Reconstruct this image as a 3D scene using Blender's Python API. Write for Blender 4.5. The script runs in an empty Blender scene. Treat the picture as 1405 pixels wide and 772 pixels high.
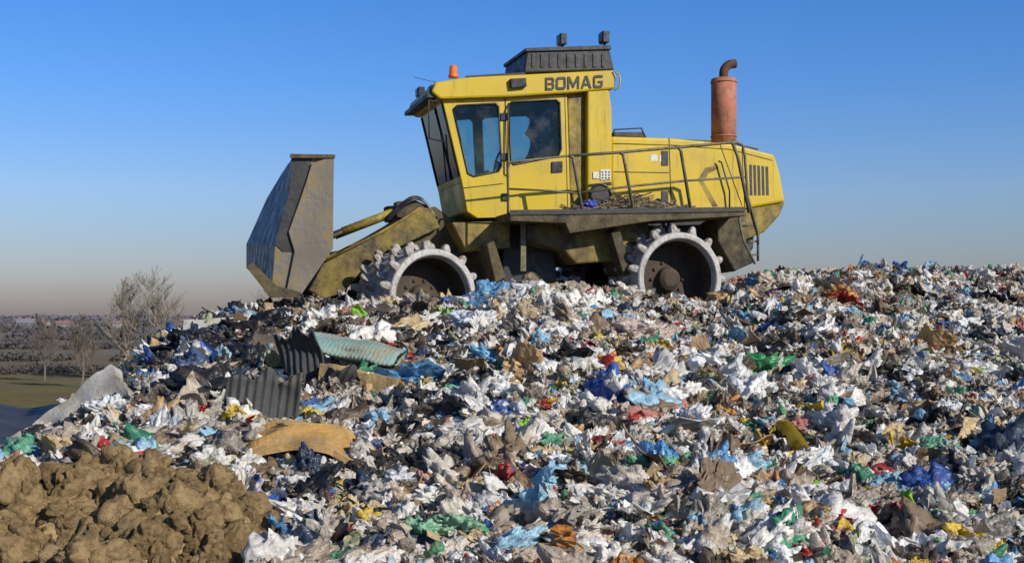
import bpy, bmesh, math, random
import numpy as np
from mathutils import Vector, Matrix, noise, Euler, geometry

random.seed(7); rng = np.random.default_rng(7)
scene = bpy.context.scene
EYE = 15.0          # eye height above the plain
PLAT = 13.3         # landfill plateau level

# ------------------------------------------------------------------ helpers
def link(o, parent=None):
    scene.collection.objects.link(o)
    if parent is not None: o.parent = parent
    return o

def mesh_obj(name, verts, faces, mats=None, parent=None, smooth=False, fmat=None, doLink=True):
    me = bpy.data.meshes.new(name)
    me.from_pydata([tuple(map(float, v)) for v in verts], [], [tuple(int(i) for i in f) for f in faces])
    if mats is not None:
        for m in (mats if isinstance(mats, (list, tuple)) else [mats]): me.materials.append(m)
    if fmat is not None: me.polygons.foreach_set('material_index', list(fmat))
    if smooth: me.polygons.foreach_set('use_smooth', [True]*len(me.polygons))
    me.update()
    o = bpy.data.objects.new(name, me)
    if doLink: link(o, parent)
    return o

def fix_normals(o):
    bm = bmesh.new(); bm.from_mesh(o.data)
    bmesh.ops.recalc_face_normals(bm, faces=bm.faces)
    bm.to_mesh(o.data); bm.free()

def bevel(o, w=0.012, seg=2):
    m = o.modifiers.new('bevel', 'BEVEL'); m.width = w; m.segments = seg; m.limit_method = 'ANGLE'; m.angle_limit = math.radians(35)
    return o

def empty(name, loc=(0,0,0), rz=0):
    e = bpy.data.objects.new(name, None); e.location = loc; e.rotation_euler = (0,0,rz); link(e); return e

def sweep(path, radii, sides=8, cap=True):
    P = [Vector(p) for p in path]
    if not isinstance(radii, (list, tuple)): radii = [radii]*len(P)
    V=[]; F=[]
    t0 = (P[1]-P[0]).normalized()
    up = Vector((0,0,1)) if abs(t0.z)<0.9 else Vector((1,0,0))
    n = t0.cross(up).normalized()
    for i,p in enumerate(P):
        if i==0: t=t0
        elif i==len(P)-1: t=(P[i]-P[i-1]).normalized()
        else: t=((P[i+1]-P[i]).normalized()+(P[i]-P[i-1]).normalized()).normalized()
        n = (n - t*n.dot(t)).normalized(); b=t.cross(n)
        for k in range(sides):
            a=2*math.pi*k/sides
            V.append(p+(n*math.cos(a)+b*math.sin(a))*radii[i])
        if i:
            for k in range(sides):
                k2=(k+1)%sides
                F.append(((i-1)*sides+k,(i-1)*sides+k2,i*sides+k2,i*sides+k))
    if cap:
        F.append(tuple(range(sides))[::-1]); F.append(tuple((len(P)-1)*sides+k for k in range(sides)))
    return V,F

def merge(parts):
    V=[];F=[]
    for v,f in parts:
        o=len(V); V+= [tuple(x) for x in v]; F+=[tuple(i+o for i in q) for q in f]
    return V,F

def box_vf(c, s, R=None):
    V=[]
    for x in (-.5,.5):
        for y in (-.5,.5):
            for z in (-.5,.5):
                v=Vector((x*s[0],y*s[1],z*s[2]))
                if R is not None: v=R@v
                V.append(v+Vector(c))
    F=[(0,1,3,2),(4,6,7,5),(0,4,5,1),(2,3,7,6),(0,2,6,4),(1,5,7,3)]
    return V,F

# ------------------------------------------------------------------ materials
def new_mat(name):
    m = bpy.data.materials.new(name); m.use_nodes=True
    nt=m.node_tree; b=nt.nodes['Principled BSDF']; return m,nt,b

def N(nt,t,**k):
    n=nt.nodes.new(t)
    for a,v in k.items(): setattr(n,a,v)
    return n

def mixc(nt, fac, a, b):
    n=N(nt,'ShaderNodeMix',data_type='RGBA')
    for s,v in ((0,fac),(6,a),(7,b)):
        if hasattr(v,'is_linked') or hasattr(v,'links'): nt.links.new(v,n.inputs[s])
        elif s==0: n.inputs[0].default_value=v
        else: n.inputs[s].default_value=(*v,1)
    return n.outputs[2]

def noise_fac(nt, coord, scale, lo, hi, detail=6, rough=.6, stretch=None):
    src=coord
    if stretch:
        mp=N(nt,'ShaderNodeMapping'); mp.inputs['Scale'].default_value=stretch
        nt.links.new(coord,mp.inputs[0]); src=mp.outputs[0]
    n=N(nt,'ShaderNodeTexNoise'); n.inputs['Scale'].default_value=scale; n.inputs['Detail'].default_value=detail; n.inputs['Roughness'].default_value=rough
    nt.links.new(src,n.inputs['Vector'])
    r=N(nt,'ShaderNodeMapRange'); r.inputs[1].default_value=lo; r.inputs[2].default_value=hi
    nt.links.new(n.outputs['Fac'],r.inputs[0])
    return r.outputs[0]

def dirty(name, base, dirt, rough=.5, metal=0, scale=3, lo=.45, hi=.7, base2=None, bump=.15, bscale=25, streak=True, spec=.5):
    m,nt,b=new_mat(name)
    tc=N(nt,'ShaderNodeTexCoord').outputs['Object']
    c=base
    if base2 is not None:
        c=mixc(nt,noise_fac(nt,tc,scale*.5,.35,.65),base,base2)
    c=mixc(nt,noise_fac(nt,tc,scale,lo,hi,8,.65),c,dirt)
    if streak:
        c=mixc(nt,noise_fac(nt,tc,scale*2,.58,.78,6,.6,(3,3,.25)),c,tuple(x*.6 for x in dirt))
    nt.links.new(c,b.inputs['Base Color'])
    b.inputs['Metallic'].default_value=metal
    b.inputs['Specular IOR Level'].default_value=spec
    rr=N(nt,'ShaderNodeMapRange'); rr.inputs[3].default_value=max(.05,rough-.12); rr.inputs[4].default_value=min(1,rough+.25)
    nt.links.new(noise_fac(nt,tc,scale*2,.3,.7),rr.inputs[0]); nt.links.new(rr.outputs[0],b.inputs['Roughness'])
    bn=N(nt,'ShaderNodeTexNoise'); bn.inputs['Scale'].default_value=bscale; bn.inputs['Detail'].default_value=6
    nt.links.new(tc,bn.inputs['Vector'])
    bp=N(nt,'ShaderNodeBump'); bp.inputs['Strength'].default_value=bump; bp.inputs['Distance'].default_value=.02
    nt.links.new(bn.outputs['Fac'],bp.inputs['Height']); nt.links.new(bp.outputs[0],b.inputs['Normal'])
    return m

M={}
M['yellow']=dirty('yellow_paint',(.55,.385,.004),(.36,.26,.035),.36,0,2.2,.50,.88,(.48,.335,.004),.04,18)
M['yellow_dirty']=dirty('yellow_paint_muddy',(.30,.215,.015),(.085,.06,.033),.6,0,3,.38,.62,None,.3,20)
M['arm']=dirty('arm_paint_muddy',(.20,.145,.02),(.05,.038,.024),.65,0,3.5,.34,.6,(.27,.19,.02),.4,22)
M['frame']=dirty('muddy_frame_steel',(.085,.065,.03),(.032,.026,.021),.75,0,4,.35,.65,(.14,.105,.03),.5,25)
M['black']=dirty('black_steel',(.018,.018,.02),(.06,.052,.045),.5,0,5,.5,.8,None,.2,20)
M['blackshiny']=dirty('black_plastic_trim',(.015,.015,.017),(.05,.045,.04),.3,0,6,.55,.85,None,.05,20)
M['blade']=dirty('worn_blade_steel',(.13,.11,.09),(.22,.16,.035),.55,.15,2.6,.50,.70,(.19,.165,.135),.35,15)
M['blade_in']=dirty('polished_blade_face',(.14,.125,.11),(.06,.048,.038),.5,.2,3,.45,.65,(.19,.17,.15),.3,15)
M['rim']=dirty('dusty_wheel_steel',(.40,.39,.375),(.15,.12,.095),.55,.1,5,.48,.75,(.50,.485,.46),.5,30,spec=.4)
M['tooth']=dirty('compactor_tooth_steel',(.40,.37,.34),(.12,.095,.075),.6,.1,9,.44,.66,None,.6,30)
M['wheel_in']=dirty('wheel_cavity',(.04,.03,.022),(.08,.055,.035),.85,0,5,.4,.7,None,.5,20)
M['exhaust']=dirty('faded_red_exhaust',(.40,.14,.085),(.18,.08,.055),.75,0,5,.42,.72,(.48,.22,.14),.2,20,spec=.2)
M['rust']=dirty('rusty_pipe',(.11,.045,.025),(.05,.025,.018),.8,0,12,.4,.7,None,.5,40)
M['rail']=dirty('rail_steel',(.15,.13,.08),(.06,.05,.035),.55,.2,8,.45,.7,None,.2,30)
M['chrome']=dirty('hydraulic_rod',(.5,.5,.5),(.2,.18,.15),.25,1,5,.6,.8,None,.05,20)
M['orange']=dirty('amber_beacon',(.75,.16,.01),(.5,.12,.01),.25,0,5,.6,.8,None,.0,20)
M['label']=dirty('white_label',(.6,.6,.58),(.3,.28,.25),.5,0,20,.5,.7,None,.0,20)
M['seat']=dirty('seat_fabric',(.03,.03,.035),(.05,.05,.05),.9,0,20,.5,.7,None,.2,60)
M['jacket']=dirty('work_jacket',(.08,.095,.13),(.05,.05,.06),.9,0,14,.5,.7,None,.4,40)
M['skin']=dirty('skin',(.45,.26,.18),(.38,.2,.14),.55,0,14,.5,.7,None,.05,40)
M['hair']=dirty('dark_hair',(.03,.02,.015),(.015,.01,.01),.7,0,30,.5,.7,None,.4,80)

def glass_mat():
    m=bpy.data.materials.new('tinted_cab_glass'); m.use_nodes=True; nt=m.node_tree; nt.nodes.clear()
    out=N(nt,'ShaderNodeOutputMaterial'); tr=N(nt,'ShaderNodeBsdfTransparent'); tr.inputs[0].default_value=(.70,.82,.82,1)
    gl=N(nt,'ShaderNodeBsdfGlossy'); gl.inputs['Roughness'].default_value=.03; gl.inputs[0].default_value=(.85,.95,1,1)
    fr=N(nt,'ShaderNodeFresnel'); fr.inputs[0].default_value=1.3
    mx=N(nt,'ShaderNodeMixShader'); mx2=N(nt,'ShaderNodeMixShader')
    df=N(nt,'ShaderNodeBsdfDiffuse'); df.inputs[0].default_value=(.35,.33,.28,1)
    nt.links.new(fr.outputs[0],mx.inputs[0]); nt.links.new(tr.outputs[0],mx.inputs[1]); nt.links.new(gl.outputs[0],mx.inputs[2])
    tc=N(nt,'ShaderNodeTexCoord').outputs['Object']
    f=noise_fac(nt,tc,4,.5,3.0,8)
    nt.links.new(f,mx2.inputs[0]); nt.links.new(mx.outputs[0],mx2.inputs[1]); nt.links.new(df.outputs[0],mx2.inputs[2])
    nt.links.new(mx2.outputs[0],out.inputs[0]); return m
M['glass']=glass_mat()

def trash_mat(name, plastic=True):
    m,nt,b=new_mat(name)
    a=N(nt,'ShaderNodeAttribute',attribute_type='INSTANCER',attribute_name='col')
    a2=N(nt,'ShaderNodeAttribute',attribute_type='INSTANCER',attribute_name='col2')
    ar=N(nt,'ShaderNodeAttribute',attribute_type='INSTANCER',attribute_name='rnd')
    tc=N(nt,'ShaderNodeTexCoord').outputs['Object']
    off=N(nt,'ShaderNodeVectorMath',operation='ADD'); nt.links.new(tc,off.inputs[0])
    sc=N(nt,'ShaderNodeVectorMath',operation='SCALE'); sc.inputs['Scale'].default_value=37.
    nt.links.new(ar.outputs['Vector'],sc.inputs[0]); nt.links.new(sc.outputs[0],off.inputs[1])
    v=off.outputs[0]
    c=mixc(nt,noise_fac(nt,v,1.6,.56,.58,2,.4),a.outputs['Color'],a2.outputs['Color'])
    c=mixc(nt,noise_fac(nt,v,3.2,.50,.92,8,.7),c,(.18,.13,.08))
    nt.links.new(c,b.inputs['Base Color'])
    b.inputs['Roughness'].default_value=.36 if plastic else .85
    b.inputs['Specular IOR Level'].default_value=.5 if plastic else .2
    bn=N(nt,'ShaderNodeTexVoronoi',feature='DISTANCE_TO_EDGE'); bn.inputs['Scale'].default_value=5 if plastic else 9
    nt.links.new(v,bn.inputs['Vector'])
    b2=N(nt,'ShaderNodeTexNoise'); b2.inputs['Scale'].default_value=9; b2.inputs['Detail'].default_value=4; nt.links.new(v,b2.inputs['Vector'])
    ad=N(nt,'ShaderNodeMath',operation='ADD'); nt.links.new(bn.outputs['Distance'],ad.inputs[0]); nt.links.new(b2.outputs['Fac'],ad.inputs[1])
    bp=N(nt,'ShaderNodeBump'); bp.inputs['Strength'].default_value=.5 if plastic else .3; bp.inputs['Distance'].default_value=.06
    nt.links.new(ad.outputs[0],bp.inputs['Height']); nt.links.new(bp.outputs[0],b.inputs['Normal'])
    if plastic:
        out=nt.nodes['Material Output']; tl=N(nt,'ShaderNodeBsdfTranslucent'); nt.links.new(c,tl.inputs[0])
        mx=N(nt,'ShaderNodeMixShader'); mx.inputs[0].default_value=.22
        nt.links.new(b.outputs[0],mx.inputs[1]); nt.links.new(tl.outputs[0],mx.inputs[2]); nt.links.new(mx.outputs[0],out.inputs[0])
    return m
M['plastic']=trash_mat('rubbish_plastic',True); M['card']=trash_mat('rubbish_card',False)

# ------------------------------------------------------------------ world, sun, camera
sun_az=math.radians(130); sun_el=math.radians(29)
w=bpy.data.worlds.new('World'); scene.world=w; w.use_nodes=True; nt=w.node_tree
bg=nt.nodes['Background']; sky=N(nt,'ShaderNodeTexSky',sky_type='NISHITA'); sky.sun_disc=False
sky.sun_elevation=sun_el; sky.sun_rotation=sun_az; sky.altitude=100; sky.air_density=1; sky.dust_density=.6; sky.ozone_density=2
geo=N(nt,'ShaderNodeTexCoord'); sep=N(nt,'ShaderNodeSeparateXYZ'); nt.links.new(geo.outputs['Generated'],sep.inputs[0])
ramp=N(nt,'ShaderNodeValToRGB'); nt.links.new(sep.outputs['Z'],ramp.inputs[0])
e=ramp.color_ramp.elements
e[0].position=0.0; e[0].color=(.36,.33,.43,1); e[1].position=.26; e[1].color=(.23,.54,1.0,1)
x=e.new(.03); x.color=(.45,.455,.59,1)
x=e.new(.09); x.color=(.48,.58,.82,1)
x=e.new(.17); x.color=(.32,.57,.97,1)
x=e.new(.5); x.color=(.30,.42,.58,1)
mu=N(nt,'ShaderNodeMix',data_type='RGBA',blend_type='MULTIPLY'); mu.inputs[0].default_value=1
nt.links.new(sky.outputs[0],mu.inputs[6]); nt.links.new(ramp.outputs[0],mu.inputs[7])
nt.links.new(mu.outputs[2],bg.inputs[0]); bg.inputs[1].default_value=.14
sd=Vector((math.sin(sun_az)*math.cos(sun_el),math.cos(sun_az)*math.cos(sun_el),math.sin(sun_el)))
L=bpy.data.lights.new('sun','SUN'); L.energy=5.0; L.angle=math.radians(.5); L.color=(1,.93,.81)
so=link(bpy.data.objects.new('sun',L)); so.rotation_euler=(-sd).to_track_quat('-Z','Y').to_euler(); so.location=(30,-30,50)
cam=bpy.data.cameras.new('camera'); co=link(bpy.data.objects.new('camera',cam)); co.location=(0,0,EYE); co.rotation_euler=(math.radians(90),0,0)
cam.sensor_width=36; cam.lens=46.12; cam.shift_y=44/1405; cam.clip_end=20000; cam.clip_start=.1
scene.camera=co
scene.view_settings.view_transform='Standard'; scene.view_settings.look='None'; scene.view_settings.exposure=0

# ------------------------------------------------------------------ ground
def sstep(x): x=min(1,max(0,x)); return x*x*(3-2*x)
def ground_h(X,Y):
    yb=23 + 15*sstep((X+4)/6.0)
    d=max(Y-yb, -50-Y, X-70, -34-X, 0)
    base=PLAT*max(0,1-d/27.0)
    if d<=0: base+= .03*noise.noise(Vector((X*.4,Y*.4,0)))
    return base
def axis(a,b,fine,lim):
    c=list(np.arange(a,b,fine)); v=b; st=fine
    while v<lim: c.append(v); st*=1.22; v+=st
    c.append(lim); v=a-fine; st=fine; l=[]
    while v>-lim: l.append(v); st*=1.22; v-=st
    l.append(-lim); return sorted(l)+c
ax=axis(-16,14,.5,9000); ay=axis(-2,30,.5,9000)
V=[(X,Y,ground_h(X,Y)) for Y in ay for X in ax]; nx=len(ax)
F=[(j*nx+i,j*nx+i+1,(j+1)*nx+i+1,(j+1)*nx+i) for j in range(len(ay)-1) for i in range(nx-1)]
m,nt,b=new_mat('ground_fields')
g=N(nt,'ShaderNodeNewGeometry').outputs['Position']
mp=N(nt,'ShaderNodeMapping'); mp.inputs['Scale'].default_value=(.011,.012,0); mp.inputs['Rotation'].default_value=(0,0,.25); nt.links.new(g,mp.inputs[0])
vo=N(nt,'ShaderNodeTexVoronoi'); vo.inputs['Scale'].default_value=1; nt.links.new(mp.outputs[0],vo.inputs['Vector'])
sv=N(nt,'ShaderNodeSeparateColor'); nt.links.new(vo.outputs['Color'],sv.inputs[0])
cr=N(nt,'ShaderNodeValToRGB'); cr.color_ramp.interpolation='CONSTANT'; nt.links.new(sv.outputs[0],cr.inputs[0])
ee=cr.color_ramp.elements; ee[0].color=(.17,.145,.055,1); ee[1].position=.35; ee[1].color=(.16,.12,.07,1)
q=ee.new(.55); q.color=(.15,.14,.05,1); q=ee.new(.75); q.color=(.19,.155,.085,1)
c=mixc(nt,noise_fac(nt,g,.05,.35,.65),cr.outputs[0],(.13,.10,.06))
c=mixc(nt,noise_fac(nt,g,.4,.45,.75,8),c,(.11,.09,.055))
ln=N(nt,'ShaderNodeVectorMath',operation='LENGTH'); nt.links.new(g,ln.inputs[0])
near=N(nt,'ShaderNodeMapRange'); near.inputs[1].default_value=45; near.inputs[2].default_value=70; nt.links.new(ln.outputs['Value'],near.inputs[0])
c=mixc(nt,near.outputs[0],(.15,.11,.07),c)
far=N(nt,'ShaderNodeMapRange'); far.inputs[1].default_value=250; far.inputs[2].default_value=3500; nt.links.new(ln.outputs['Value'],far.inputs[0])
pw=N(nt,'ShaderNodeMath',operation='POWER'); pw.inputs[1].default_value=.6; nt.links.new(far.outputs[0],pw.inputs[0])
c=mixc(nt,pw.outputs[0],c,(.22,.215,.26))  # aerial haze put into the ground colour, growing with distance
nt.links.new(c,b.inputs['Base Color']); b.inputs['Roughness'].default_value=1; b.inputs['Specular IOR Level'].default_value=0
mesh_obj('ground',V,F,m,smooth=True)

# ------------------------------------------------------------------ heap surface
cx=[-7.2,-5.5,-5.15,-4.8,-4.35,-3.8,-2.6,-1,-.3,.2,1.2,1.9,2.7,3.2,3.7,6,9,14,20]
cz=[-2.3,-2.0,-1.6,-.92,-.45,-.12,.04,.0,.12,.26,.22,.06,.06,.36,.50,.53,.58,.64,.64]
yx=[-6,-3,3,5,9,14]; yy=[15.5,17,17.2,19,22,24]
def heap_z(X,Y,n=True):
    Xs=X-.10*max(0,min(7,17-Y))*min(1,max(0,(-2.5-X))) if X<-2.5 else X
    c=float(np.interp(Xs,cx,cz)); yc=float(np.interp(X,yx,yy)); yt=6.5
    if Y<yc:
        t=(Y-yt)/(yc-yt)
        z=-1.7+(c+1.7)*t if t>0 else -1.7+.3*t*(yc-yt)*.18
    else: z=c-.004*(Y-yc)
    if Y>30: z-= (Y-30)*.6
    if X<-3.6 and Y>18: z-= (Y-18)*.5*min(1,(-3.6-X))
    if n:
        z+= .17*noise.noise(Vector((X*.55,Y*.55,3.1)))*min(1,max(.2,abs(Y-17.8)*.3)) + .08*noise.noise(Vector((X*1.7,Y*1.7,9)))
    return z
gx=np.arange(-7.4,16,.14); gy=np.arange(5.6,33,.14)
V=[(X,Y,EYE+heap_z(X,Y)-.06+.05*noise.noise(Vector((X*6,Y*6,0)))) for Y in gy for X in gx]; nx=len(gx)
F=[(j*nx+i,j*nx+i+1,(j+1)*nx+i+1,(j+1)*nx+i) for j in range(len(gy)-1) for i in range(nx-1)]
mh=dirty('heap_base_dark_gaps',(.05,.04,.032),(.12,.10,.08),.9,0,6,.45,.6,(.03,.026,.024),.8,30,False)  # base coloured dark to stand in for shaded gaps between pieces
heap=mesh_obj('trash_heap',V,F,mh,smooth=True)

# ------------------------------------------------------------------ rubbish prototypes
def crease(p,k,seed):
    d,_=noise.voronoi(Vector(p)*k+Vector((seed*7.3,seed*3.1,seed*1.7)))
    return min(1.0,(d[1]-d[0])*2.2)
def bag_vf(seed,sub=3,flat=.6):
    bm=bmesh.new(); bmesh.ops.create_icosphere(bm,subdivisions=sub,radius=.5)
    r=random.Random(seed); sx,sy=r.uniform(.85,1.25),r.uniform(.6,.95); sz=flat*r.uniform(.7,1.2); o=Vector((seed*5.1,seed*2.3,0))
    neck=Vector((r.uniform(-1,1),r.uniform(-1,1),r.uniform(0,.5))).normalized()
    for v in bm.verts:
        d=v.co.normalized()
        k=1+.55*noise.noise(d*1.3+o)+.28*noise.noise(d*3+o)
        k*= .70+.28*crease(d,1.8,seed)+.16*crease(d,4.2,seed+5)+.07*crease(d,9,seed+8)
        n=d.dot(neck)
        if n>.9: k*=1+ (n-.9)*3.0
        elif n>.78: k*=.92
        p=d*.5*k
        p+=Vector((noise.noise(d*6+o),noise.noise(d*6-o),noise.noise(d*7+o)))*.045
        v.co=Vector((p.x*sx,p.y*sy,p.z*sz))
    V=[v.co.copy() for v in bm.verts]; F=[tuple(v.index for v in f.verts) for f in bm.faces]; bm.free(); return V,F
def clod_vf(seed):
    bm=bmesh.new(); bmesh.ops.create_icosphere(bm,subdivisions=4,radius=.5); o=Vector((seed*5.1,seed*2.3,0))
    for v in bm.verts:
        d=v.co.normalized(); k=1+.45*noise.noise(d*1.4+o)+.22*noise.noise(d*3.2+o)+.12*noise.noise(d*7+o)+.06*noise.noise(d*15+o); v.co=d*.5*k
    V=[v.co.copy() for v in bm.verts]; F=[tuple(v.index for v in f.verts) for f in bm.faces]; bm.free(); return V,F
def sheet_vf(seed,n=22,amp=.3,asp=1.0):
    r=random.Random(seed); V=[];F=[]; curl=r.uniform(-1.8,1.0)
    for j in range(n+1):
        for i in range(n+1):
            x=i/n-.5; y=(j/n-.5)*asp
            rr=max(abs(x),abs(y)/asp)*2
            if rr>0:
                sc=rr*.5/max(1e-6,math.hypot(x,y/asp)); mixr=.75
                x,y=x*(1-mixr+mixr*sc),y*(1-mixr+mixr*sc)
            p=Vector((x,y,seed*3.7))
            e=1+.45*noise.noise(Vector((math.cos(math.atan2(y,x))*1.4,math.sin(math.atan2(y,x))*1.4,seed)))
            z=amp*(noise.noise(p*2.4)+.7*crease(p,3.,seed)+.35*crease(p,7.,seed)-.5)+curl*(x*x+y*y)*.6
            dx=.14*noise.noise(p*3+Vector((9,0,0))); dy=.14*noise.noise(p*3+Vector((0,9,0)))
            V.append((x*e*(1-.25*abs(z))+dx,y*e+dy,z))
    for j in range(n):
        for i in range(n):
            a=j*(n+1)+i; 
            F.append((a,a+1,a+n+2)); F.append((a,a+n+2,a+n+1))
    return V,F
def card_vf(seed):
    r=random.Random(seed); n=6; V=[];F=[]; fold=r.uniform(-.6,.6); asp=r.uniform(.5,.9)
    for k in (0,1):
        for j in range(n+1):
            for i in range(n+1):
                x=i/n-.5;y=(j/n-.5)*asp
                V.append((x+.03*noise.noise(Vector((x*4,y*4,seed))),y,abs(x)*fold+.09*noise.noise(Vector((x*3,y*3,seed)))+k*.02))
    m_=(n+1)**2
    for j in range(n):
        for i in range(n):
            a=j*(n+1)+i; F.append((a+m_,a+1+m_,a+n+2+m_,a+n+1+m_)); F.append((a,a+n+1,a+n+2,a+1))
    for i in range(n):
        for a,b2 in ((i,i+1),((n)*(n+1)+i+1,n*(n+1)+i),((i+1)*(n+1),i*(n+1)),(i*(n+1)+n,(i+1)*(n+1)+n)):
            F.append((a,b2,b2+m_,a+m_))
    return V,F
def bottle_vf(seed):
    r=random.Random(seed); dent=r.uniform(.0,.35)
    prof=[(-.5,.02),(-.5,.13),(-.45,.15),(-.2,.15),(-.18,.14),(0,.15-.05*dent),(.18,.15),(.32,.09),(.4,.045),(.47,.045),(.475,.055),(.5,.055),(.5,.01)]
    V=[];F=[];S=12
    for i,(x,rad) in enumerate(prof):
        for k in range(S):
            a=2*math.pi*k/S; rr=rad*(1-dent*max(0,math.sin(a))*math.exp(-x*x*12))
            V.append((x,rr*math.cos(a),rr*math.sin(a)))
        if i:
            for k in range(S): F.append(((i-1)*S+k,(i-1)*S+(k+1)%S,i*S+(k+1)%S,i*S+k))
    return V,F
def scraps_vf(seed):
    r=random.Random(seed); parts=[]
    for i in range(7):
        v,f=sheet_vf(seed*10+i,5,.3,r.uniform(.3,1))
        R=Euler((r.uniform(-.9,.9),r.uniform(-.9,.9),r.uniform(0,6.3))).to_matrix(); s=r.uniform(.2,.5)
        o=Vector((r.uniform(-.4,.4),r.uniform(-.4,.4),r.uniform(-.05,.12)))
        parts.append(([R@(Vector(x)*s)+o for x in v],f))
    return merge(parts)
def stick_vf(seed):
    r=random.Random(seed); p=[Vector((-.6,0,0))]
    for i in range(4): p.append(p[-1]+Vector((.3,r.uniform(-.08,.08),r.uniform(-.08,.08))))
    return sweep(p,[.03,.028,.025,.02,.014],5)
def strip_vf(seed):
    r=random.Random(seed); V=[];F=[]; n=16; ph=r.uniform(0,6)
    for i in range(n+1):
        t=i/n; c=Vector((t-.5+.05*math.sin(t*9),.16*math.sin(t*5+ph),.10*math.sin(t*7+ph))); a=t*r.uniform(3,3.2)+ph
        wv=Vector((0,math.cos(a),math.sin(a)))*(.05+.03*noise.noise(Vector((t*5,seed,0))))
        V+= [c-wv,c+wv]
        if i: F.append((2*i-2,2*i-1,2*i+1,2*i))
    return V,F
protos=bpy.data.collections.new('rubbish_pieces'); kinds=[]
def add_proto(vf,mat,kind,smooth=False):
    i=len(kinds); o=mesh_obj('rubbish_piece_%02d'%i,vf[0],vf[1],mat,doLink=False,smooth=smooth); protos.objects.link(o); kinds.append(kind)
for s in range(14): add_proto(bag_vf(s+1,4,.5),M['plastic'],'bag',s>=5)
for s in range(12): add_proto(sheet_vf(s+31,20,.38,[1,.6,.8,1.3,.55][s%5]),M['plastic'],'sheet',s%2==0)
for s in range(4): add_proto(card_vf(s+61),M['card'],'card')
for s in range(2): add_proto(bottle_vf(s+71),M['plastic'],'bottle',True)
for s in range(4): add_proto(scraps_vf(s+81),M['plastic'],'scraps')
add_proto(stick_vf(91),M['card'],'stick')
for s in range(3): add_proto(strip_vf(97+s),M['plastic'],'strip')
for s in range(4): add_proto(bag_vf(s+101,5,.55),M['plastic'],'hero',True)
for s in range(3): add_proto(sheet_vf(s+111,44,.42,.9),M['plastic'],'herosheet',False)
K={k:[i for i,a in enumerate(kinds) if a==k] for k in set(kinds)}

pal=[((.74,.72,.68),25),((.80,.80,.80),11),((.58,.53,.46),16),((.46,.38,.30),12),((.34,.30,.25),8),((.24,.175,.115),9),((.12,.09,.065),6),((.025,.025,.028),7),
 ((.05,.12,.38),2.1),((.12,.33,.58),2.6),((.30,.52,.66),2.7),((.05,.24,.14),1.6),((.13,.38,.24),1.3),((.45,.04,.035),1.4),((.50,.20,.16),1.2),((.64,.45,.05),1.9),
 ((.62,.27,.06),1.0),((.60,.47,.27),5),((.25,.52,.05),.3),((.40,.22,.30),.6),((.38,.39,.25),1.5),((.50,.33,.16),3)]
pw_=np.array([p[1] for p in pal]); pw_=pw_/pw_.sum(); pc=np.array([p[0] for p in pal])
pos=[];rot=[];scl=[];idx=[];col=[];col2=[];rnd=[]
def add(X,Y,Z,r_,s_,i_,c_,c2_=None):
    pos.append((X,Y,Z));rot.append(r_);scl.append(s_);idx.append(i_);col.append((*c_,1));col2.append((*(c2_ if c2_ is not None else c_),1));rnd.append(tuple(rng.random(3)))
kp=['bag','sheet','card','bottle','scraps','stick','strip']; kw=[.45,.28,.06,.03,.13,.006,.02]
kw=np.array(kw)/sum(kw)
NT=65000; cnt=0
while cnt<NT:
    Y=6.3+ (rng.random()**1.15)*24
    half=.40*Y+1.5
    X=rng.uniform(-half,half+ .6)
    if X<-7.2 or X>15.5: continue
    if X<-4.4 and Y>18.5: continue
    xb=-4.05-.12*(Y-10)
    if X<xb and rng.random()<min(1,.6+(xb-X)*1.2): continue
    z=heap_z(X,Y)
    if z< -1.8: 
        if X<-3: 
            if z<-2.2 or rng.random()<.7: continue
            z=-1.66
        else: continue
    if X<-1.45 and Y<9.0: continue
    cnt+=1
    rs= 1.0 if X<2 else .84
    if Y>19: rs*=.85
    s=float(np.clip(rng.lognormal(math.log(.188),.45),.06,.55))*rs
    kd=kp[rng.choice(7,p=kw)]
    i=K[kd][rng.integers(len(K[kd]))]
    dens=noise.noise(Vector((X*.45,Y*.45,20)))
    ci=rng.choice(len(pal),p=pw_); c=pc[ci].copy()
    dark= (X<-1.9 and Y>11.5 and rng.random()<.5) or (dens<-.18 and rng.random()<.25)
    if dark: c=np.array([(.02,.02,.023),(.05,.042,.04),(.10,.08,.065),(.03,.05,.09)][rng.integers(4)])
    c=c*rng.uniform(.78,1.1)
    if kd=='card': c=np.array((.42,.29,.17))*rng.uniform(.4,1.2) if rng.random()<.7 else c
    if kd=='stick': c=np.array((.2,.14,.09)); s*=1.4
    if kd=='strip': s=rng.uniform(.25,.6)
    if kd=='bottle': c=np.array([(.6,.65,.68),(.2,.40,.58),(.1,.3,.15),(.72,.72,.70)][rng.integers(4)]); s=rng.uniform(.2,.32)
    c2=c if rng.random()<.72 else pc[rng.choice(len(pal),p=pw_)]
    if kd in('sheet','scraps','card'): rx,ry=rng.normal(0,.42,2)+np.array((.12,0))
    elif kd in ('stick','strip'): rx,ry=rng.normal(0,.2,2)
    else: rx,ry=rng.normal(0,.5,2)
    mach = (X>-2.6 and X<5.0 and Y>17.2)
    zj = rng.uniform(-.05,.09) if not mach else rng.uniform(-.08,.02)
    if mach: s=min(s,.26)
    add(X,Y,EYE+z+zj*1.1,(rx,ry,rng.uniform(0,6.3)),tuple(np.array((1,1,1))*s*rng.uniform(.85,1.2,3)),i,c,c2)
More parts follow.
